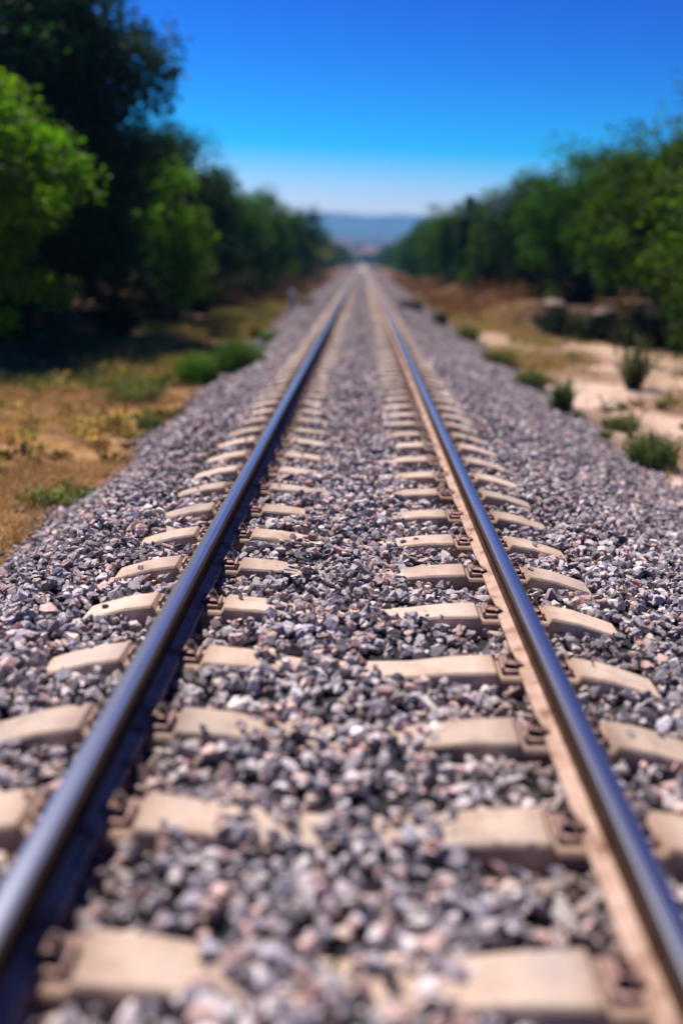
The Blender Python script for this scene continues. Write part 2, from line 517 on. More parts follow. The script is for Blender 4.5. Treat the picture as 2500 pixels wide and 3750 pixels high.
head_prof = [(-.036, -.034)] + arc(-.0245, -.0145, .0115, 180, 100, 5) + [(-.013, -.0008), (0, 0), (.013, -.0008)] + arc(.0245, -.0145, .0115, 80, 0, 5) + [(.036, -.034), (.012, -.046), (-.012, -.046)]
web_prof = [(-.0095, -.046), (.0095, -.046), (.0085, -.09), (.0095, -.128), (.019, -.143), (-.019, -.143), (-.0095, -.128), (-.0085, -.09)]
foot_prof = [(-.070, -HZ), (.070, -HZ), (.070, -.158), (.045, -.152), (.019, -.143), (-.019, -.143), (-.045, -.152), (-.070, -.158)]
for xc, lab in ((-0.755, 'steel rail on the left with its shaded dark brown side facing the middle'),
                (0.755, 'steel rail on the right with its sunlit tan foot facing the middle')):
    r = empty('rail', (xc, -3.0, 0))
    tag(r, lab, 'rail', 'rails of the railway line')
    lathe_profile('rail_head', head_prof, 0, 430, M_head, r)
    lathe_profile('rail_web', web_prof, 0, 430, M_web, r)
    lathe_profile('rail_foot', foot_prof, 0, 430, M_foot, r)

# ------------------------------------------------------------------ sleepers
SEAT = -HZ - 0.006
def sleeper_mesh(name):
    xs = [-1.25, -1.20, -1.05, -0.925, -0.905, -0.605, -0.585, -0.42, -0.25, 0, 0.25, 0.42, 0.585, 0.605, 0.905, 0.925, 1.05, 1.20, 1.25]
    zt = {1.25: -.232, 1.20: -.214, 1.05: -.168, 0.925: -.148, 0.905: SEAT, 0.605: SEAT, 0.585: -.148, 0.42: -.158, 0.25: -.182, 0: -.196}
    bm = bmesh.new()
    rings = []
    for x in xs:
        z = zt[abs(x)]
        wt = 0.094 if abs(x) > 0.5 else (0.086 if abs(x) > 0.3 else 0.08)
        wb = wt + 0.03
        ch = 0.012
        sec = [(-wb, -.40), (-wt - ch * .6, z - ch), (-wt, z - .003), (-wt + ch * .5, z), (wt - ch * .5, z), (wt, z - .003), (wt + ch * .6, z - ch), (wb, -.40)]
        rings.append([bm.verts.new((x, a, b)) for a, b in sec])
    m = len(rings[0])
    for a, b in zip(rings[:-1], rings[1:]):
        for k in range(m):
            bm.faces.new((a[k], a[(k + 1) % m], b[(k + 1) % m], b[k]))
    bm.faces.new(rings[0]); bm.faces.new(rings[-1])
    bmesh.ops.recalc_face_normals(bm, faces=bm.faces)
    me = bpy.data.meshes.new(name)
    bm.to_mesh(me); bm.free()
    me.materials.append(M_concrete)
    return me

def clip_bm(sd):
    """bolted spring clip; sd: +1 sits at the +x side of the rail foot (local origin = rail centre line)"""
    bm = bmesh.new()
    # ribbed shoulder plate
    add_box(bm, (sd * 0.105, 0, SEAT + 0.010), (0.058, 0.112, 0.016), bevel=0.004)
    add_box(bm, (sd * 0.138, 0, SEAT + 0.020), (0.012, 0.112, 0.026), bevel=0.004)
    # bent spring tongue: from the shoulder up over and down on the foot
    pts = [(0.130, -.146), (0.120, -.132), (0.104, -.126), (0.085, -.131), (0.066, -.143), (0.048, -.148)]
    w, t = 0.026, 0.006
    rings = []
    for k, (px, pz) in enumerate(pts):
        ww = w if k < 3 else w * (1 - 0.10 * (k - 2))
        rings.append([bm.verts.new((sd * px, a, pz + b)) for a, b in ((-ww, 0), (ww, 0), (ww, t), (-ww, t))])
    for a, b in zip(rings[:-1], rings[1:]):
        for k in range(4):
            bm.faces.new((a[k], a[(k + 1) % 4], b[(k + 1) % 4], b[k]))
    bm.faces.new(rings[0]); bm.faces.new(rings[-1])
    return bm

def bolt_bm(sd):
    bm = bmesh.new()
    add_cyl(bm, (sd * 0.104, 0, -.117), 0.019, 0.019, 0.005, 14)
    add_cyl(bm, (sd * 0.104, 0, -.109), 0.015, 0.015, 0.013, 6)
    add_cyl(bm, (sd * 0.104, 0, -.100), 0.0085, 0.0075, 0.010, 10)
    return bm

sl_me = sleeper_mesh('sleeper')
proto = bpy.data.objects.new('sleeper', sl_me)
link(proto)
clip_protos = []
for xr_ in (-0.755, 0.755):
    for sd in (-1, 1):
        c = bm_obj('rail_clip', clip_bm(sd), M_clip, proto)
        c.location = (xr_, 0, 0)
        b = bm_obj('bolt', bolt_bm(sd), M_bolt, c)
        clip_protos.append((c, b))

ones = ['', 'first', 'second', 'third', 'fourth', 'fifth', 'sixth', 'seventh', 'eighth', 'ninth', 'tenth', 'eleventh', 'twelfth', 'thirteenth', 'fourteenth', 'fifteenth', 'sixteenth', 'seventeenth', 'eighteenth', 'nineteenth']
tens = {2: ('twentieth', 'twenty'), 3: ('thirtieth', 'thirty'), 4: ('fortieth', 'forty'), 5: ('fiftieth', 'fifty'), 6: ('sixtieth', 'sixty')}
def ordinal(k):
    if k < 20:
        return ones[k]
    t, o = divmod(k, 10)
    return tens[t][0] if o == 0 else tens[t][1] + '-' + ones[o]
special = {
    1: 'tan concrete sleeper nearest the camera, cut off and blurred at the bottom edge',
    2: 'blurred tan concrete sleeper second from the bottom edge, its middle buried under stones',
    3: 'tan concrete sleeper third from the bottom edge, a short stained stub by a clip',
    4: 'tan concrete sleeper fourth from the bottom edge, bared far inward on its right half',
    5: 'tan concrete sleeper fifth from the bottom edge, next beyond the one bared far inward',
}
N_SL = 300
N_CLIP = 34
y0 = SL0 + SP       # the first one in the picture
for k in range(N_SL):
    s = proto if k == 0 else proto.copy()
    if k:
        COL.objects.link(s)
    s.location = (random.gauss(0, 0.006), y0 + SP * k + random.gauss(0, 0.010), random.gauss(0, 0.002))
    s.rotation_euler = (random.gauss(0, .012), 0, random.gauss(0, 0.006))
    yk = s.location.y
    if k + 1 in special:
        lab = special[k + 1]
    elif yk < 38:
        lm = ''
        if 14.6 < yk < 17.2: lm = ', beside the paired green bushes'
        elif 21 < yk < 23.5: lm = ', beside the small green tuft'
        elif yk > 32: lm = ', just before the crosswise beams'
        lab = 'tan concrete sleeper, %s up from the bottom edge%s' % (ordinal(k + 1), lm)
    else:
        lab = 'far concrete sleeper beyond the crosswise beams, merged with its neighbours into a pale band'
    tag(s, lab, 'sleeper', 'concrete sleepers under the rails')
    if k and k < N_CLIP:
        for c, b in clip_protos:
            c2 = c.copy(); COL.objects.link(c2); c2.parent = s
            b2 = b.copy(); COL.objects.link(b2); b2.parent = c2
# the rest of the run, out of sight of counting
V = np.array([v.co for v in sl_me.vertices]); P = [tuple(p.vertices) for p in sl_me.polygons if len(p.vertices) == 4]
yy = y0 + SP * np.arange(N_SL, N_SL + 400)
VV = (V[None] + np.stack([0 * yy, yy, 0 * yy], 1)[:, None]).reshape(-1, 3)
FF = (np.array(P)[None] + (np.arange(len(yy)) * len(V))[:, None, None]).reshape(-1, 4)
ds = np_mesh('distant_sleepers', VV, FF, M_concrete)
tag(ds, 'farthest run of pale concrete sleepers where the rails meet', 'sleepers', kind='stuff')

# ------------------------------------------------------------------ vegetation
def leaf_quads(centres, size, tint, flat=0.3):
    n = len(centres)
    rot = rand_rot(n)
    s = size * rng.uniform(0.6, 1.3, n)
    q = np.array([(-.5, 0, 0), (0, -.33, .08), (.5, 0, 0), (0, .33, .08)])
    p = np.einsum('nij,vj->nvi', rot, q) * s[:, None, None]
    p[:, :, 2] *= (1 - flat)
    p += centres[:, None]
    f = np.arange(n * 4).reshape(n, 4)
    return p.reshape(-1, 3), f, np.repeat(tint, 4, 0)

def crown_points(n_clumps, per, rx, ry, rz, zc, clump, lean=(0, 0)):
    d = rng.normal(size=(n_clumps, 3)); d /= np.linalg.norm(d, axis=1)[:, None]
    rad = rng.uniform(0.12, 1.0, n_clumps) ** 0.5
    # lumpy outline
    lump = 1 + 0.22 * np.sin(d[:, 0] * 5.1 + rx * 9) * np.cos(d[:, 2] * 4.3 + ry * 7) + rng.normal(0, 0.06, n_clumps)
    c = d * (rad * lump)[:, None] * np.array([rx, ry, rz])
    # a crown is fuller low down than a ball
    c[:, :2] *= np.where(c[:, 2] < 0, 1.08, 1.0)[:, None]
    cs = clump * rng.uniform(0.55, 1.35, n_clumps)
    off = rng.normal(size=(n_clumps, per, 3))
    off /= np.linalg.norm(off, axis=2)[:, :, None]
    off *= (rng.uniform(0, 1, (n_clumps, per, 1)) ** 0.45) * cs[:, None, None] * np.array([1, 1, 0.75])
    p = c[:, None] + off
    p[:, :, 2] += zc
    p[:, :, 0] += lean[0] * (p[:, :, 2]); p[:, :, 1] += lean[1] * (p[:, :, 2])
    return p, d

def limb(bm, pts, radii, seg=7):
    rings = []
    for k, (p, r) in enumerate(zip(pts, radii)):
        p = Vector(p)
        a = Vector(pts[min(k + 1, len(pts) - 1)]) - Vector(pts[max(k - 1, 0)])
        a.normalize()
        u = a.orthogonal().normalized(); w = a.cross(u)
        rings.append([bm.verts.new(p + (u * math.cos(t) + w * math.sin(t)) * r) for t in [2 * math.pi * j / seg for j in range(seg)]])
    for a, b in zip(rings[:-1], rings[1:]):
        for k in range(seg):
            bm.faces.new((a[k], a[(k + 1) % seg], b[(k + 1) % seg], b[k]))
    bm.faces.new(rings[0]); bm.faces.new(rings[-1])

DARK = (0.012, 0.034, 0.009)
MID = (0.036, 0.095, 0.003)
LIGHT = (0.095, 0.205, 0.003)
OLIVE = (0.042, 0.085, 0.003)

def tree(x, y, top, r, colour, label, group, low=0.5, leaf=0.17, clumps=150, per=120, cat='tree', name='tree', ry=None):
    zb = float(ground_z(x, y)) - 0.03
    root = empty(name, (x, y, zb), random.uniform(0, 6.28))
    tag(root, label, cat, group)
    H = top - zb
    lowz = low
    zc = (H + lowz) / 2; rz = (H - lowz) / 2
    bm = bmesh.new()
    tr = 0.03 * H
    wob = [random.gauss(0, 0.05 * r) for _ in range(8)]
    pts = [(0, 0, 0), (wob[0], wob[1], H * .25), (wob[2], wob[3], H * .5), (wob[4], wob[5], H * .86)]
    limb(bm, pts, [tr * 1.3, tr, tr * .7, tr * .15])
    for k in range(8):
        a = random.uniform(0, 6.28); h0 = random.uniform(.18, .6) * H
        e = random.uniform(.5, .85) * r
        limb(bm, [(0, 0, h0), (e * .5 * math.cos(a), e * .5 * math.sin(a), h0 + .12 * H), (e * math.cos(a + .3), e * math.sin(a + .3), h0 + .2 * H)], [tr * .5, tr * .3, tr * .08], 5)
    bm_obj('trunk', bm, M_bark, root, True)
    p, d = crown_points(clumps, per, r, ry or r, rz, zc, 0.30 * r + 0.08)
    ct = np.array(colour) * np.clip(rng.normal(1, 0.22, (clumps, 1)), .5, 1.6) * (1 + rng.normal(0, .07, (clumps, 3)))
    tint = np.repeat(ct, per, 0) * rng.uniform(0.75, 1.25, (clumps * per, 1))
    v, f, c = leaf_quads(p.reshape(-1, 3), leaf, np.clip(tint, 0.002, 1))
    np_mesh('crown', v, f, M_leaf, c, parent=root)
    return root

GL, GR = 'trees along the left side of the line', 'trees along the right side of the line'
left = [  # x, y, top, r, colour, label
 (-7.4, 18.5, 4.6, 1.75, LIGHT, 'bright green leafy tree at the left edge of the photo', dict(low=.6)),
 (-7.4, 24.0, 8.1, 2.5, DARK, 'tallest dark green tree, rising near the top left corner', dict(low=.3, clumps=560)),
 (-5.5, 28.0, 4.1, 1.2, LIGHT, 'small bright yellow-green tree standing in front of the dark ones on the left', dict(low=.5, leaf=.12, clumps=90)),
 (-9.5, 30.0, 6.2, 2.2, DARK, 'dark tree behind the bright one, half hidden at the left edge', dict(low=.6)),
 (-6.9, 32.0, 5.6, 2.1, DARK, 'dark tree right of the tallest one, its crown sloping down to the right', dict(low=.5)),
 (-6.7, 40.0, 5.1, 2.2, DARK, 'dark green tree behind the small bright one on the left', dict(low=.0)),
 (-6.4, 48.0, 4.9, 2.1, MID, 'mid-green tree in the middle of the left row', dict(low=.0)),
 (-6.2, 58.0, 5.2, 2.2, MID, 'mid-green round tree left of the pale post, nearer of two', dict(low=.0)),
 (-6.0, 70.0, 5.5, 2.2, MID, 'mid-green tree behind the nearer of two left of the pale post', dict(low=.0)),
 (-5.4, 86.0, 5.6, 1.8, DARK, 'dark green tree at the inner end of the left row, above the pale post', dict(low=.3, leaf=.2, per=70)),
 (-6.2, 122.0, 5.6, 2.2, MID, 'small far tree on the left where its row nears the hills', dict(low=.2, leaf=.3, per=50)),
]
for x, y, t, r, c, lab, kw in left:
    tree(x, y, t, r, c, lab, GL, **kw)
right = [
 (9.0, 20.5, 6.3, 2.8, OLIVE, 'big olive green tree at the right edge of the photo', dict(low=.3, clumps=280)),
 (8.5, 28.2, 5.1, 2.4, OLIVE, 'broad olive green tree over the pale rocks on the right', dict(low=.35, clumps=260)),
 (7.8, 34.5, 5.2, 2.3, MID, 'broad green tree left of the one over the pale rocks', dict(low=.1, clumps=230)),
 (7.4, 41.0, 4.8, 2.1, DARK, 'dark green tree with flat top in the right row', dict(low=.6)),
 (6.7, 47.0, 4.2, 1.7, OLIVE, 'low yellow-green tree in the dip of the right treeline', dict(low=.0)),
 (6.2, 54.0, 5.15, 1.35, DARK, 'dark upright tree left of the dip in the right treeline', dict(low=.0)),
 (6.2, 66.0, 5.1, 1.9, MID, 'mid-green tree in the right row behind the dark upright one', dict(low=.0)),
 (6.0, 80.0, 5.5, 2.0, MID, 'mid-green tree nearest the gap on the right, slightly taller than its neighbour', dict(low=.3, leaf=.2, per=70)),
 (5.8, 98.0, 5.5, 1.7, DARK, 'far dark tree bounding the gap on the right', dict(low=.2, leaf=.24, per=60)),
 (6.4, 130.0, 5.2, 2.2, MID, 'small far tree on the right where its row nears the hills', dict(low=.2, leaf=.3, per=50)),
]
for x, y, t, r, c, lab, kw in right:
    tree(x, y, t, r, c, lab, GR, **kw)
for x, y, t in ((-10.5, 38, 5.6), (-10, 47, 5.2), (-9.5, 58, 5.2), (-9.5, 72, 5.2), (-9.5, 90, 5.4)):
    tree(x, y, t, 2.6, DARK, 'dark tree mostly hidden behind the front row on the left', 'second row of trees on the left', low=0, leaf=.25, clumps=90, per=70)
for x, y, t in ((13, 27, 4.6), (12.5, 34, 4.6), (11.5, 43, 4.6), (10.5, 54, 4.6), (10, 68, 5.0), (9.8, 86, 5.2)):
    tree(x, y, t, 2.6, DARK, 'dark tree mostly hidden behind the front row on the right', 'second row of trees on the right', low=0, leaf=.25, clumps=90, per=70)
# far trees, both sides: nothing in the photo tells them apart
for i, (x, y) in enumerate([(-6.2, 150), (-6.3, 190), (-6.3, 235), (-6.5, 290), (-6.5, 345), (-6, 405), (6.3, 155), (6.6, 195), (6.6, 240), (6.8, 295), (6.6, 350), (6.5, 405)]):
    lab = 'tiny blurred tree far down the %s side where the rails meet' % ('left' if x < 0 else 'right')
    tree(x, y, 5.0 + .002 * y + random.uniform(-.4, .4), 2.8, (MID, DARK)[i % 2], lab, 'far trees on the left' if x < 0 else 'far trees on the right', low=.1, leaf=.5, clumps=40, per=26)
for i in range(7):
    x = -15 + 5 * i + random.uniform(-1, 1)
    tree(x, 470 + random.uniform(-15, 25), 5.0 + random.uniform(-1, 1), 3.2, (.03, .055, .02), 'tiny dim tree closing the view where the rails meet', 'trees across the end of the line', low=.1, leaf=.6, clumps=36, per=24)

def sprays(n, r, h, per, leaf, colour, spread=1.0):
    """n arching stems with leaves along them -> stem polylines and leaf quads"""
    a = rng.uniform(0, 2 * np.pi, n)
    out = r * spread * np.sqrt(rng.random(n)) * rng.uniform(.7, 1.25, n)
    hh = h * rng.uniform(.45, 1.2, n) * (1 - .35 * (out / (r * 1.25)) ** 2)
    t = rng.random((n, per)) ** .75
    base = .25 * out
    ro = base[:, None] + (out - base)[:, None] * t ** 1.4
    p = np.stack([np.cos(a)[:, None] * ro, np.sin(a)[:, None] * ro, hh[:, None] * t], 2)
    p += rng.normal(0, .035 * r + .004, p.shape) * (.4 + t[:, :, None])
    p[:, :, 2] = np.abs(p[:, :, 2])
    ct = np.array(colour) * np.clip(rng.normal(1, .3, (n, 1)), .45, 1.9) * (1 + rng.normal(0, .12, (n, 3)))
    tint = np.repeat(ct, per, 0) * rng.uniform(.65, 1.35, (n * per, 1))
    return a, out, hh, p.reshape(-1, 3), np.clip(tint, .002, 1)

def stems_bm(a, out, hh, k, rad):
    bm = bmesh.new()
    for i in range(min(k, len(a))):
        ca, sa = math.cos(a[i]), math.sin(a[i]); b = .25 * out[i]
        pts = [(ca * (b + (out[i] - b) * t ** 1.4), sa * (b + (out[i] - b) * t ** 1.4), hh[i] * t) for t in (0, .35, .7, 1.0)]
        limb(bm, pts, [rad, rad * .75, rad * .5, rad * .15], 4)
    return bm

def shrub(x, y, h, r, colour, label, group=None, leaf=0.06, clumps=36, per=70, name='shrub', cat='shrub', z=None):
    zb = float(ground_z(x, y)) if z is None else z
    root = empty(name, (x, y, zb - 0.02), random.uniform(0, 6.28))
    tag(root, label, cat, group)
    a, out, hh, p, c0 = sprays(clumps, r, h, per, leaf, colour)
    bm_obj('stem', stems_bm(a, out, hh, 26, .006 + .008 * h), M_bark, root, True)
    v, f, c = leaf_quads(p, leaf, c0)
    np_mesh('foliage', v, f, M_leaf, c, parent=root)
    return root

# dark undergrowth below the trees
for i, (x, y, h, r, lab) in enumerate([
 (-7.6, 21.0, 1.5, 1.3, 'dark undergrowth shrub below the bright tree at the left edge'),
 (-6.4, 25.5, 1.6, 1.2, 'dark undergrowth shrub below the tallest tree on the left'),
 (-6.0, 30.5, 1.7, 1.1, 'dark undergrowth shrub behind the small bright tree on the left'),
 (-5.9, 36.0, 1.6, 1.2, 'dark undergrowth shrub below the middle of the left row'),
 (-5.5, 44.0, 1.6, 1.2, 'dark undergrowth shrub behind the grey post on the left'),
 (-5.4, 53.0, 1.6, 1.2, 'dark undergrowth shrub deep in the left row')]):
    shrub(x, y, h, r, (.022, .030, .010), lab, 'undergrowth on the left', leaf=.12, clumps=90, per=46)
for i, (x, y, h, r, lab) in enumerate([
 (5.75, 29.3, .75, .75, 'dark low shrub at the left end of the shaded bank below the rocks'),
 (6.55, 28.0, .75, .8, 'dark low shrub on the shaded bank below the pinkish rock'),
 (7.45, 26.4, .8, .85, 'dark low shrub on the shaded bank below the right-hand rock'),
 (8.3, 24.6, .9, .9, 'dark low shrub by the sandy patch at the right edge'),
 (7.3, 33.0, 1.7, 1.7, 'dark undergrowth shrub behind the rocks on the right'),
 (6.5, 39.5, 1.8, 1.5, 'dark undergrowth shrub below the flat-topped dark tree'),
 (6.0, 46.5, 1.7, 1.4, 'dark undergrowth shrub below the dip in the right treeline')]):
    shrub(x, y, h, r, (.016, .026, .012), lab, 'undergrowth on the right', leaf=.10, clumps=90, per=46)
shrub(4.85, 17.2, .95, .5, (.07, .09, .03), 'grey-green bush between the two sandy patches on the right', leaf=.06)

def blades(pos, h, w, tint, lean=0.35):
    n = len(pos)
    a = rng.uniform(0, 2 * np.pi, n); t = rng.uniform(0, 2 * np.pi, n)
    hh = h * rng.uniform(0.5, 1.25, n)
    ln = hh * lean * rng.uniform(0.2, 1.4, n)
    dx, dy = np.cos(a) * w / 2, np.sin(a) * w / 2
    lx, ly = np.cos(t) * ln, np.sin(t) * ln
    x, y, z = pos.T
    v = np.stack([np.stack([x - dx, y - dy, z], 1), np.stack([x + dx, y + dy, z], 1),
                  np.stack([x + dx * .8 + lx * .35, y + dy * .8 + ly * .35, z + hh * .6], 1),
                  np.stack([x - dx * .8 + lx * .35, y - dy * .8 + ly * .35, z + hh * .6], 1),
                  np.stack([x + lx, y + ly, z + hh * .95], 1)], 1)
    b = np.arange(n) * 5
    q = np.stack([b, b + 1, b + 2, b + 3], 1)
    tr = np.stack([b + 3, b + 2, b + 4], 1)
    return v.reshape(-1, 3), [q, tr], np.repeat(tint, 5, 0)

def tuft(x, y, r, h, colour, label, group=None, n=420, w=0.012, z=None, name='weed', cat='weed', leaf=True):
    zb = float(max(ground_z(x, y), bed_z(np.array(x), np.array(y)) if abs(x) < 3.2 else -9)) if z is None else z
    root = empty(name, (x, y, zb - 0.02))
    tag(root, label, cat, group)
    rr = r * np.sqrt(rng.random(n)) * .8; a = rng.uniform(0, 6.28, n)
    pos = np.stack([rr * np.cos(a), rr * np.sin(a), np.zeros(n)], 1)
    tint = np.array(colour) * rng.uniform(.6, 1.45, (n, 1))
    dry = rng.random(n) < .12
    tint[dry] = np.array([.30, .22, .09]) * rng.uniform(.6, 1.3, (dry.sum(), 1))
    v, f, c = blades(pos, h * 1.05, w, tint, .6)
    np_mesh('stalks', v, f, M_grass, c, parent=root)
    if leaf:
        k = int(40 + n * .07)
        a, out, hh, p, c0 = sprays(k, r * 1.1, h * 1.1, 26, .05, colour)
        v, f, c = leaf_quads(p, .045, c0)
        np_mesh('foliage', v, f, M_leaf, c, parent=root)
    return root

WG = 'weeds along the ballast edge'
GREEN = (.06, .17, .008)
tuft(-2.68, 16.0, .42, .50, GREEN, 'lush green bush at the left ballast edge, left one of the pair', WG, 700)
tuft(-2.0, 16.1, .46, .50, (.04, .125, .014), 'dense dark green bush on the stones, right one of the pair', WG, 700)
tuft(-2.10, 22.3, .20, .24, GREEN, 'small green tuft on the stones beyond the paired bushes', WG, 300)
tuft(-2.75, 25.5, .22, .42, (.07, .09, .025), 'thin upright olive weed at the left ballast edge beyond the paired bushes', WG, 200, leaf=False)
tuft(-2.45, 11.4, .24, .18, (.10, .13, .05), 'grey-green weed at the left ballast edge nearer than the paired bushes', WG, 240)
tuft(-2.5, 8.0, .40, .12, (.13, .16, .07), 'low green weed by the dry grass at the lower left', WG, 150)
tuft(-3.3, 14.0, .5, .24, (.13, .15, .05), 'pale green weed patch in the dry grass left of the paired bushes', WG, 420)
tuft(3.2, 10.3, .30, .36, (.07, .12, .04), 'dark green weed nearest the camera on the right', WG, 420)
tuft(3.5, 12.8, .30, .16, (.10, .12, .05), 'low green weed right of the stones, second on the right', WG, 260)
tuft(2.88, 13.6, .15, .42, (.07, .12, .035), 'tall narrow green weed on the right stones', WG, 320)
tuft(2.95, 16.6, .32, .26, (.11, .13, .05), 'grey-green weed at the right ballast edge beside the sandy patch', WG, 340)
tuft(2.88, 20.2, .42, .30, (.12, .13, .04), 'olive weed at the right ballast edge below the sandy patch', WG, 360)
tuft(2.95, 26.8, .36, .40, (.10, .12, .04), 'bushy grey-green weed on the right before the grey stub', WG, 360)
tuft(2.55, 31.6, .26, .42, (.05, .075, .035), 'dark weed at the foot of the grey stub on the right', WG, 360)
tuft(-4.75, 101, .45, 3.2, (.14, .15, .02), 'tall thin yellow-green plant beside the far pale post', None, 260, .12, name='tall_plant', cat='plant')

# uncountable grass
def field(name, label, n, xr_, yr, colour, h, w, cond=None, lean=.5, cat='grass', mat=None):
    x = rng.uniform(*xr_, n); y = yr[0] + (yr[1] - yr[0]) * rng.random(n) ** 1.3
    k = np.ones(n, bool) if cond is None else cond(x, y)
    x, y = x[k], y[k]
    pos = np.stack([x, y, ground_z(x, y) - .01], 1)
    tint = np.array(colour) * rng.uniform(.6, 1.4, (len(x), 1)) * (1 + .38 * vnoise(x, y, .9, 21))[:, None]
    v, f, c = blades(pos, h, w, np.clip(tint, .003, 1), lean)
    return tag(np_mesh(name, v, f, mat or M_grass, c), label, cat, kind='stuff')
outside_l = lambda x, y: x < -toe_left(y) - 0.02
field('dry_grass', 'short golden dry grass on the ground left of the ballast', 52000, (-7.5, -2.2), (5, 18), (.46, .29, .12), .13, .008,
      lambda x, y: outside_l(x, y) & (rng.random(len(x)) < .12 + .88 * (vnoise(x, y, .8, 31) > -.1)), 1.1)
field('green_grass', 'strip of green grass before the shaded trees on the left', 16000, (-8.5, -3.0), (14.5, 30), (.10, .14, .03), .24, .016,
      lambda x, y: (vnoise(x, y, .55, 41) > .2), .7)
field('straw_weeds', 'straw and olive weeds along the left ballast edge further up', 22000, (-5.2, -2.3), (17, 60), (.30, .24, .08), .34, .012,
      lambda x, y: outside_l(x, y) & (vnoise(x, y, .6, 51) > -.1), .5)
field('rusty_weeds', 'rusty brown dead weeds below the far trees on the left', 7000, (-6.2, -3.2), (36, 120), (.13, .07, .035), .7, .035, lambda x, y: vnoise(x, y, .35, 91) > -.1, .6)
field('brown_weeds', 'rusty brown dead weeds below the far trees on the right', 7500, (3.3, 6.2), (34, 120), (.22, .11, .05), .7, .035, lambda x, y: vnoise(x, y, .35, 92) > -.1, .6)
field('pale_weeds', 'pale straw weeds along the right ballast edge', 16000, (2.9, 5.2), (20, 60), (.38, .28, .12), .30, .012,
      lambda x, y: (x > toe_right(y) - .1) & (vnoise(x, y, .6, 61) > .05), .6)
field('yellow_grass', 'yellowish dry grass round the sandy patches on the right', 15000, (3.2, 8.5), (9, 30), (.38, .28, .10), .14, .009,
      lambda x, y: (vnoise(x, y, .5, 71) > .18), .9)

def cover(name, label, n, xr_, yr, h, r, leaf, cond, cols):
    x = rng.uniform(*xr_, n); y = rng.uniform(*yr, n)
    k = cond(x, y); x, y = x[k], y[k]
    V, F, C, o = [], [], [], 0
    for i in range(len(x)):
        sc = rng.uniform(.4, 1.5)
        a, out, hh, p, c0 = sprays(14, r * sc, h * sc * rng.uniform(.6, 1.3), 12, leaf, cols[rng.integers(len(cols))])
        p += np.array([x[i], y[i], float(ground_z(x[i], y[i]))])
        v, f, c = leaf_quads(p, leaf, c0)
        V.append(v); F.append(f + o); C.append(c); o += len(v)
    return tag(np_mesh(name, np.concatenate(V), np.concatenate(F), M_leaf, np.concatenate(C)), label, 'ground cover', kind='stuff')
cover('scrub', 'patchy low green and straw scrub along the left verge', 330, (-6.5, -2.5), (13, 60), .26, .26, .06,
      lambda x, y: outside_l(x, y) & (vnoise(x, y, .45, 95) > -.05), [(.07, .12, .02), (.10, .12, .03), (.24, .19, .07), (.045, .08, .02)])
cover('verge_scrub', 'patchy low olive and straw scrub along the right verge', 330, (2.9, 7.5), (8.5, 60), .22, .24, .05,
      lambda x, y: (x > toe_right(y) - .2) & ((vnoise(x, y, .45, 96) > .1) | (x < 3.6)), [(.06, .09, .03), (.10, .11, .035), (.26, .20, .09), (.16, .12, .06)])
cover('straw_clumps', 'ragged clumps of straw and dead brown stalks in the dry grass on the left', 420, (-6.5, -2.4), (5.5, 17.5), .15, .20, .05,
      lambda x, y: outside_l(x, y) & (vnoise(x, y, .7, 97) > -.2), [(.40, .26, .11), (.20, .11, .05), (.48, .35, .18), (.12, .09, .035), (.14, .15, .05)])
def pebbles():
    n = 9000
    x = rng.uniform(2.4, 8.5, n) * np.where(rng.random(n) < .5, -1, 1); y = 5 + 35 * rng.random(n) ** 1.4
    ax = np.abs(x); toe = np.where(x < 0, toe_left(y), toe_right(y))
    k = (ax > toe) & (rng.random(n) < .15 + np.exp(-(ax - toe) / .5)); x, y = x[k], y[k]; n = len(x)
    tv, tf = hull_template(9, 777)
    s_ = rng.uniform(.010, .036, n)
    p = np.einsum('nij,nvj->nvi', rand_rot(n), tv[None] * s_[:, None, None]) + np.stack([x, y, ground_z(x, y) + s_ * .3], 1)[:, None]
    c = PAL[rng.choice(len(PAL), n, p=PW)] * .8
    f = (tf[None] + (np.arange(n) * len(tv))[:, None, None]).reshape(-1, 3)
    return tag(np_mesh('strewn_pebbles', p.reshape(-1, 3), f, M_stone, np.repeat(c, len(tv), 0)), 'loose stones strewn over the earth beyond the ballast', 'stones', kind='stuff')
pebbles()

# ------------------------------------------------------------------ small trackside things
def stone_post(x, y, w, d, h, label, tilt, z):
    root = empty('marker_post', (x, y, z), tilt)
    tag(root, label, 'post')
    bm = bmesh.new()
    add_box(bm, (0, 0, h * .5 - .05), (w, d, h + .1))
    top = [v for v in bm.verts if v.co.z > h * .5]
    for v in top:
        v.co.x *= .86; v.co.y *= .86
    bmesh.ops.bevel(bm, geom=[e for e in bm.edges if all(v in top for v in e.verts)], offset=w * .25, segments=4, affect='EDGES', profile=.5)
    bmesh.ops.bevel(bm, geom=[e for e in bm.edges if abs(e.verts[0].co.z - e.verts[1].co.z) > h * .3], offset=.02, segments=2, affect='EDGES')
    bm_obj('shaft', bm, M_greyconc, root)
    bm = bmesh.new(); add_box(bm, (0, 0, .02), (w * 1.35, d * 1.35, .08), bevel=.015)
    bm_obj('base', bm, M_greyconc, root)
stone_post(-2.86, 40.6, .27, .22, .74, 'grey-blue upright concrete post on the left ballast edge', .1, -.56)
stone_post(2.62, 33.0, .24, .2, .46, 'short dark grey concrete stub half hidden by weeds on the right', -.2, -.56)

pl = empty('pole', (-4.5, 100, -.62))
tag(pl, 'slim pale pole standing far off before the left trees', 'pole')
bm = bmesh.new(); add_cyl(bm, (0, 0, 1.25), .09, .075, 2.6, 12); bm_obj('shaft', bm, M_greyconc, pl, True)
bm = bmesh.new(); add_cyl(bm, (0, 0, 2.58), .11, .04, .10, 12); bm_obj('cap', bm, M_greyconc, pl, True)

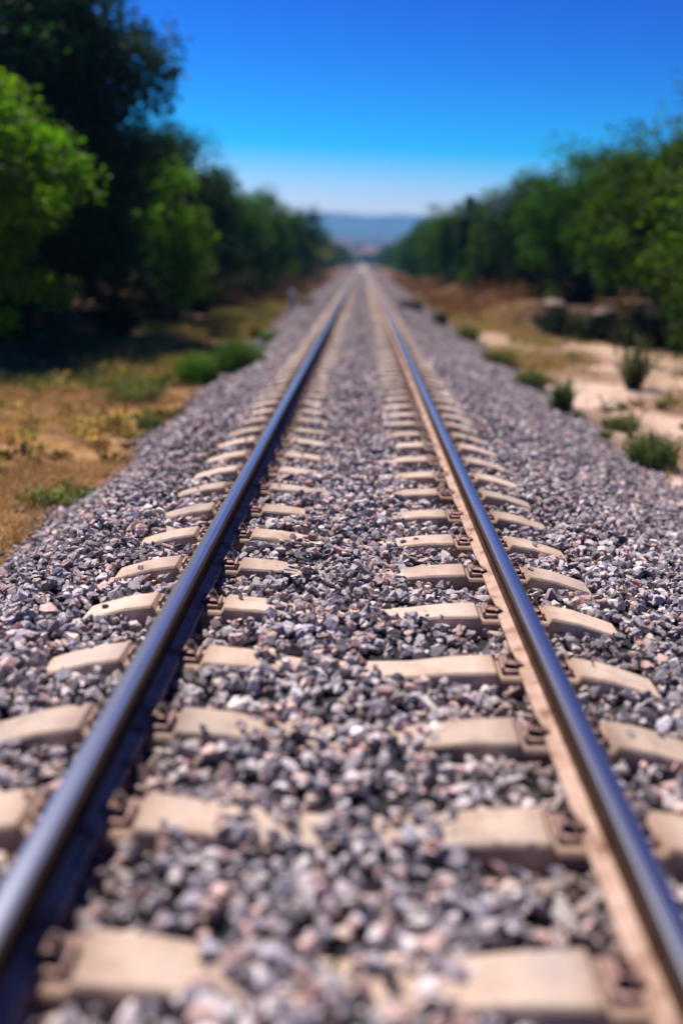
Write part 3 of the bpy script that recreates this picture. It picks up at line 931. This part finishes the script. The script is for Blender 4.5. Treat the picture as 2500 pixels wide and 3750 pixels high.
def beam(x, y, z, s, rz, label, mat=M_beam):
    bm = bmesh.new()
    add_box(bm, (0, 0, 0), s, bevel=.02)
    for v in bm.verts:
        v.co += Vector((random.gauss(0, .004),) * 3)
    o = bm_obj('crosswise_beam', bm, mat)
    o.location = (x, y, z); o.rotation_euler = (0, 0, rz)
    tag(o, label, 'beam', 'crosswise beams by the track')
beam(-2.22, 40.0, -.27, (.78, .22, .19), .04, 'brown crosswise beam on the left beside the grey post')
beam(1.90, 37.2, -.22, (.86, .34, .36), -.10, 'thick dark crosswise beam on the right, nearer of two')
beam(1.88, 39.4, -.12, (.72, .24, .16), -.04, 'thinner brown crosswise beam on the right, behind the thick one')

def rock(x, y, s, label, seed, group='rocks on the right bank'):
    v, f = hull_template(26, seed)
    bm = bmesh.new()
    vs = [bm.verts.new(p * np.array(s)) for p in v]
    for t in f:
        bm.faces.new([vs[i] for i in t])
    bmesh.ops.bevel(bm, geom=list(bm.edges), offset=.03, segments=1, affect='EDGES')
    o = bm_obj('rock', bm, M_rock)
    o.location = (x, y, float(ground_z(x, y)) + s[2] * .42)
    o.rotation_euler = (0, 0, seed)
    tag(o, label, 'rock', group)
rock(1.40, 38.0, (.13, .12, .40), 'small pale stone block beside the crosswise beams right of the track', 904, None)
rock(5.95, 28.6 + 1.9, (.50, .40, .42), 'pale tan rock on the right bank, leftmost of three', 901)
rock(7.05, 28.0 + .6, (.56, .42, .44), 'pinkish pale rock on the right bank between two others', 902)
rock(8.15, 27.4, (.50, .40, .44), 'shaded pinkish rock on the right bank, nearest the right edge', 903)

ww = empty('white_wall', (9.55, 27.6, float(ground_z(9.55, 27.6)) - .45), .1)
tag(ww, 'white painted masonry block cut off by the right edge of the photo', 'wall')
bm = bmesh.new(); add_box(bm, (0, 0, .62), (1.3, .5, 1.5), bevel=.02); bm_obj('masonry', bm, M_white, ww)
bm = bmesh.new(); add_box(bm, (0, 0, 1.41), (1.42, .62, .09), bevel=.015); bm_obj('coping', bm, M_white, ww)

# ------------------------------------------------------------------ the town below the hills
M_walls = [noisy_mat('house_wall_' + nm, [(0.3, tuple(q * .85 for q in c)), (0.7, c)], .8, .9, .2, .02)
           for nm, c in (('rose', (.50, .30, .27)), ('cream', (.55, .48, .38)), ('brick', (.33, .16, .11)), ('grey', (.38, .36, .36)))]
M_roof = noisy_mat('house_roof', [(0.3, (.22, .10, .07)), (0.7, (.36, .19, .14))], 1.2, .9, .4, .05)
M_pane = noisy_mat('window_pane', [(0.3, (.02, .025, .03)), (0.7, (.05, .055, .06))], 1, .2, .05, .01)
hs = []
for i in range(16):
    y = 520 + 62 * i + random.uniform(-20, 20)
    x = (((i * 7) % 16) / 15 - .45) * .085 * y + random.uniform(-4, 4)
    w, d, h = random.uniform(8, 14), random.uniform(8, 11), random.choice([4, 6.5, 9])
    zb = float(ground_z(x, y))
    wall = (('rose', 'pink-walled'), ('cream', 'cream-walled'), ('brick', 'brick-walled'), ('grey', 'grey-walled'))[i % 4]
    root = empty('house', (x, y, zb), random.uniform(-.3, .3))
    tag(root, 'tiny %s house in the hazy town between the trees' % wall[1], 'house', 'hazy %s houses below the hills' % wall[1])
    bm = bmesh.new(); add_box(bm, (0, 0, h / 2 - 1), (w, d, h + 2)); bm_obj('walls', bm, M_walls[i % 4], root)
    bm = bmesh.new()
    a = [bm.verts.new(p) for p in ((-w*.54, -d*.54, h), (w*.54, -d*.54, h), (w*.54, d*.54, h), (-w*.54, d*.54, h), (-w*.54, 0, h + 2), (w*.54, 0, h + 2))]
    for q in ((0, 1, 5, 4), (2, 3, 4, 5), (0, 4, 3), (1, 2, 5), (0, 3, 2, 1)):
        bm.faces.new([a[k] for k in q])
    bm_obj('roof', bm, M_roof, root)
    for k in (-.28, .28):
        bm = bmesh.new(); add_box(bm, (k * w, -d / 2 - .03, h * .55), (1.4, .1, 1.5)); bm_obj('window', bm, M_pane, root)
# ------------------------------------------------------------------ haze
HAZE = 3.4e-4
hm = bpy.data.materials.new('haze_air'); hm.use_nodes = True
nt = hm.node_tree; nt.nodes.clear()
out = nt.nodes.new('ShaderNodeOutputMaterial'); pv = nt.nodes.new('ShaderNodeVolumePrincipled')
pv.inputs['Density'].default_value = HAZE
pv.inputs['Color'].default_value = (0.14, 0.50, 1.0, 1)
pv.inputs['Anisotropy'].default_value = 0.2
nt.links.new(pv.outputs[0], out.inputs['Volume'])
bm = bmesh.new(); add_box(bm, (0, 1790, 83), (5400, 4000, 174))
hz = bm_obj('haze', bm, hm)
tag(hz, 'pale blue haze in the far air', 'haze', kind='stuff')

# ------------------------------------------------------------------ light
SUN = Vector((-0.36, 0.46, 1.0)).normalized()
el = math.asin(SUN.z); az = math.atan2(SUN.x, SUN.y)
w = bpy.data.worlds.new('World'); scene.world = w; w.use_nodes = True
n, l = w.node_tree.nodes, w.node_tree.links
bg = n['Background']
sky = n.new('ShaderNodeTexSky'); sky.sky_type = 'NISHITA'; sky.sun_disc = False
sky.sun_elevation = el; sky.sun_rotation = az
sky.altitude = 1800; sky.air_density = 1.0; sky.dust_density = 2.0; sky.ozone_density = 3.0
def vmul(src, k):
    v = n.new('ShaderNodeVectorMath'); v.operation = 'MULTIPLY'
    l.new(src, v.inputs[0]); v.inputs[1].default_value = k
    return v.outputs[0]
gm = n.new('ShaderNodeGamma'); gm.inputs['Gamma'].default_value = 2.0
l.new(vmul(sky.outputs[0], (.1, .1, .1)), gm.inputs['Color'])
def mth(op, a, b):
    m = n.new('ShaderNodeMath'); m.operation = op
    for s_, v in zip(m.inputs, (a, b)):
        if hasattr(v, 'is_linked'): l.new(v, s_)
        else: s_.default_value = v
    return m.outputs[0]
sp = n.new('ShaderNodeSeparateColor'); l.new(vmul(gm.outputs[0], (22, 22, 22)), sp.inputs[0])
cb = n.new('ShaderNodeCombineColor')
# a deeply saturated polarised sky
l.new(mth('MAXIMUM', mth('MULTIPLY', mth('SUBTRACT', sp.outputs[0], mth('MULTIPLY', sp.outputs[2], .25)), 4.4), 0.0), cb.inputs[0])
l.new(mth('MAXIMUM', mth('MULTIPLY', mth('SUBTRACT', sp.outputs[1], mth('MULTIPLY', sp.outputs[2], .285)), 2.0), 0.0), cb.inputs[1])
l.new(mth('MULTIPLY', sp.outputs[2], 1.0), cb.inputs[2])
l.new(cb.outputs[0], bg.inputs['Color'])
bg.inputs['Strength'].default_value = 0.067
sl = bpy.data.lights.new('sun', 'SUN'); sl.energy = 5.0; sl.angle = R(0.53); sl.color = (1.0, 0.94, 0.86)
so = link(bpy.data.objects.new('sun', sl))
so.rotation_euler = SUN.to_track_quat('Z', 'Y').to_euler()
so.location = (0, 0, 30)

# ------------------------------------------------------------------ camera
f, h, X0, pit, yaw, rol = 3520.8, 1.4185, 0.0044, 0.2557357, 0.0143184, 0.0289276
cam = bpy.data.cameras.new('camera')
cam.sensor_fit = 'VERTICAL'; cam.sensor_height = 36; cam.lens = f / 3750 * 36
cam.clip_start = 0.05; cam.clip_end = 9000
cam.dof.use_dof = True
cam.dof.focus_distance = 5.2
cam.dof.aperture_fstop = 0.53
co = link(bpy.data.objects.new('camera', cam))
cy, sy = math.cos(yaw), math.sin(yaw)
F = Vector((-sy * math.cos(pit), cy * math.cos(pit), -math.sin(pit)))
Rr = Vector((cy, sy, 0)); U = Rr.cross(F)
c, s = math.cos(rol), math.sin(rol)
Rc = Rr * c - U * -s * -1 if False else (Rr * c + U * s)
Uc = U * c - Rr * s
m = Matrix((Rc, Uc, -F)).transposed().to_4x4()
m.translation = (X0, 0, h)
co.matrix_world = m
scene.camera = co

# ------------------------------------------------------------------ render
scene.render.engine = 'CYCLES'
scene.cycles.use_denoising = True
scene.cycles.max_bounces = 6
scene.cycles.diffuse_bounces = 1
scene.cycles.volume_bounces = 0
scene.cycles.transparent_max_bounces = 4
vs = scene.view_settings
vs.view_transform = 'Standard'; vs.look = 'None'; vs.exposure = 0.52; vs.gamma = 1.0
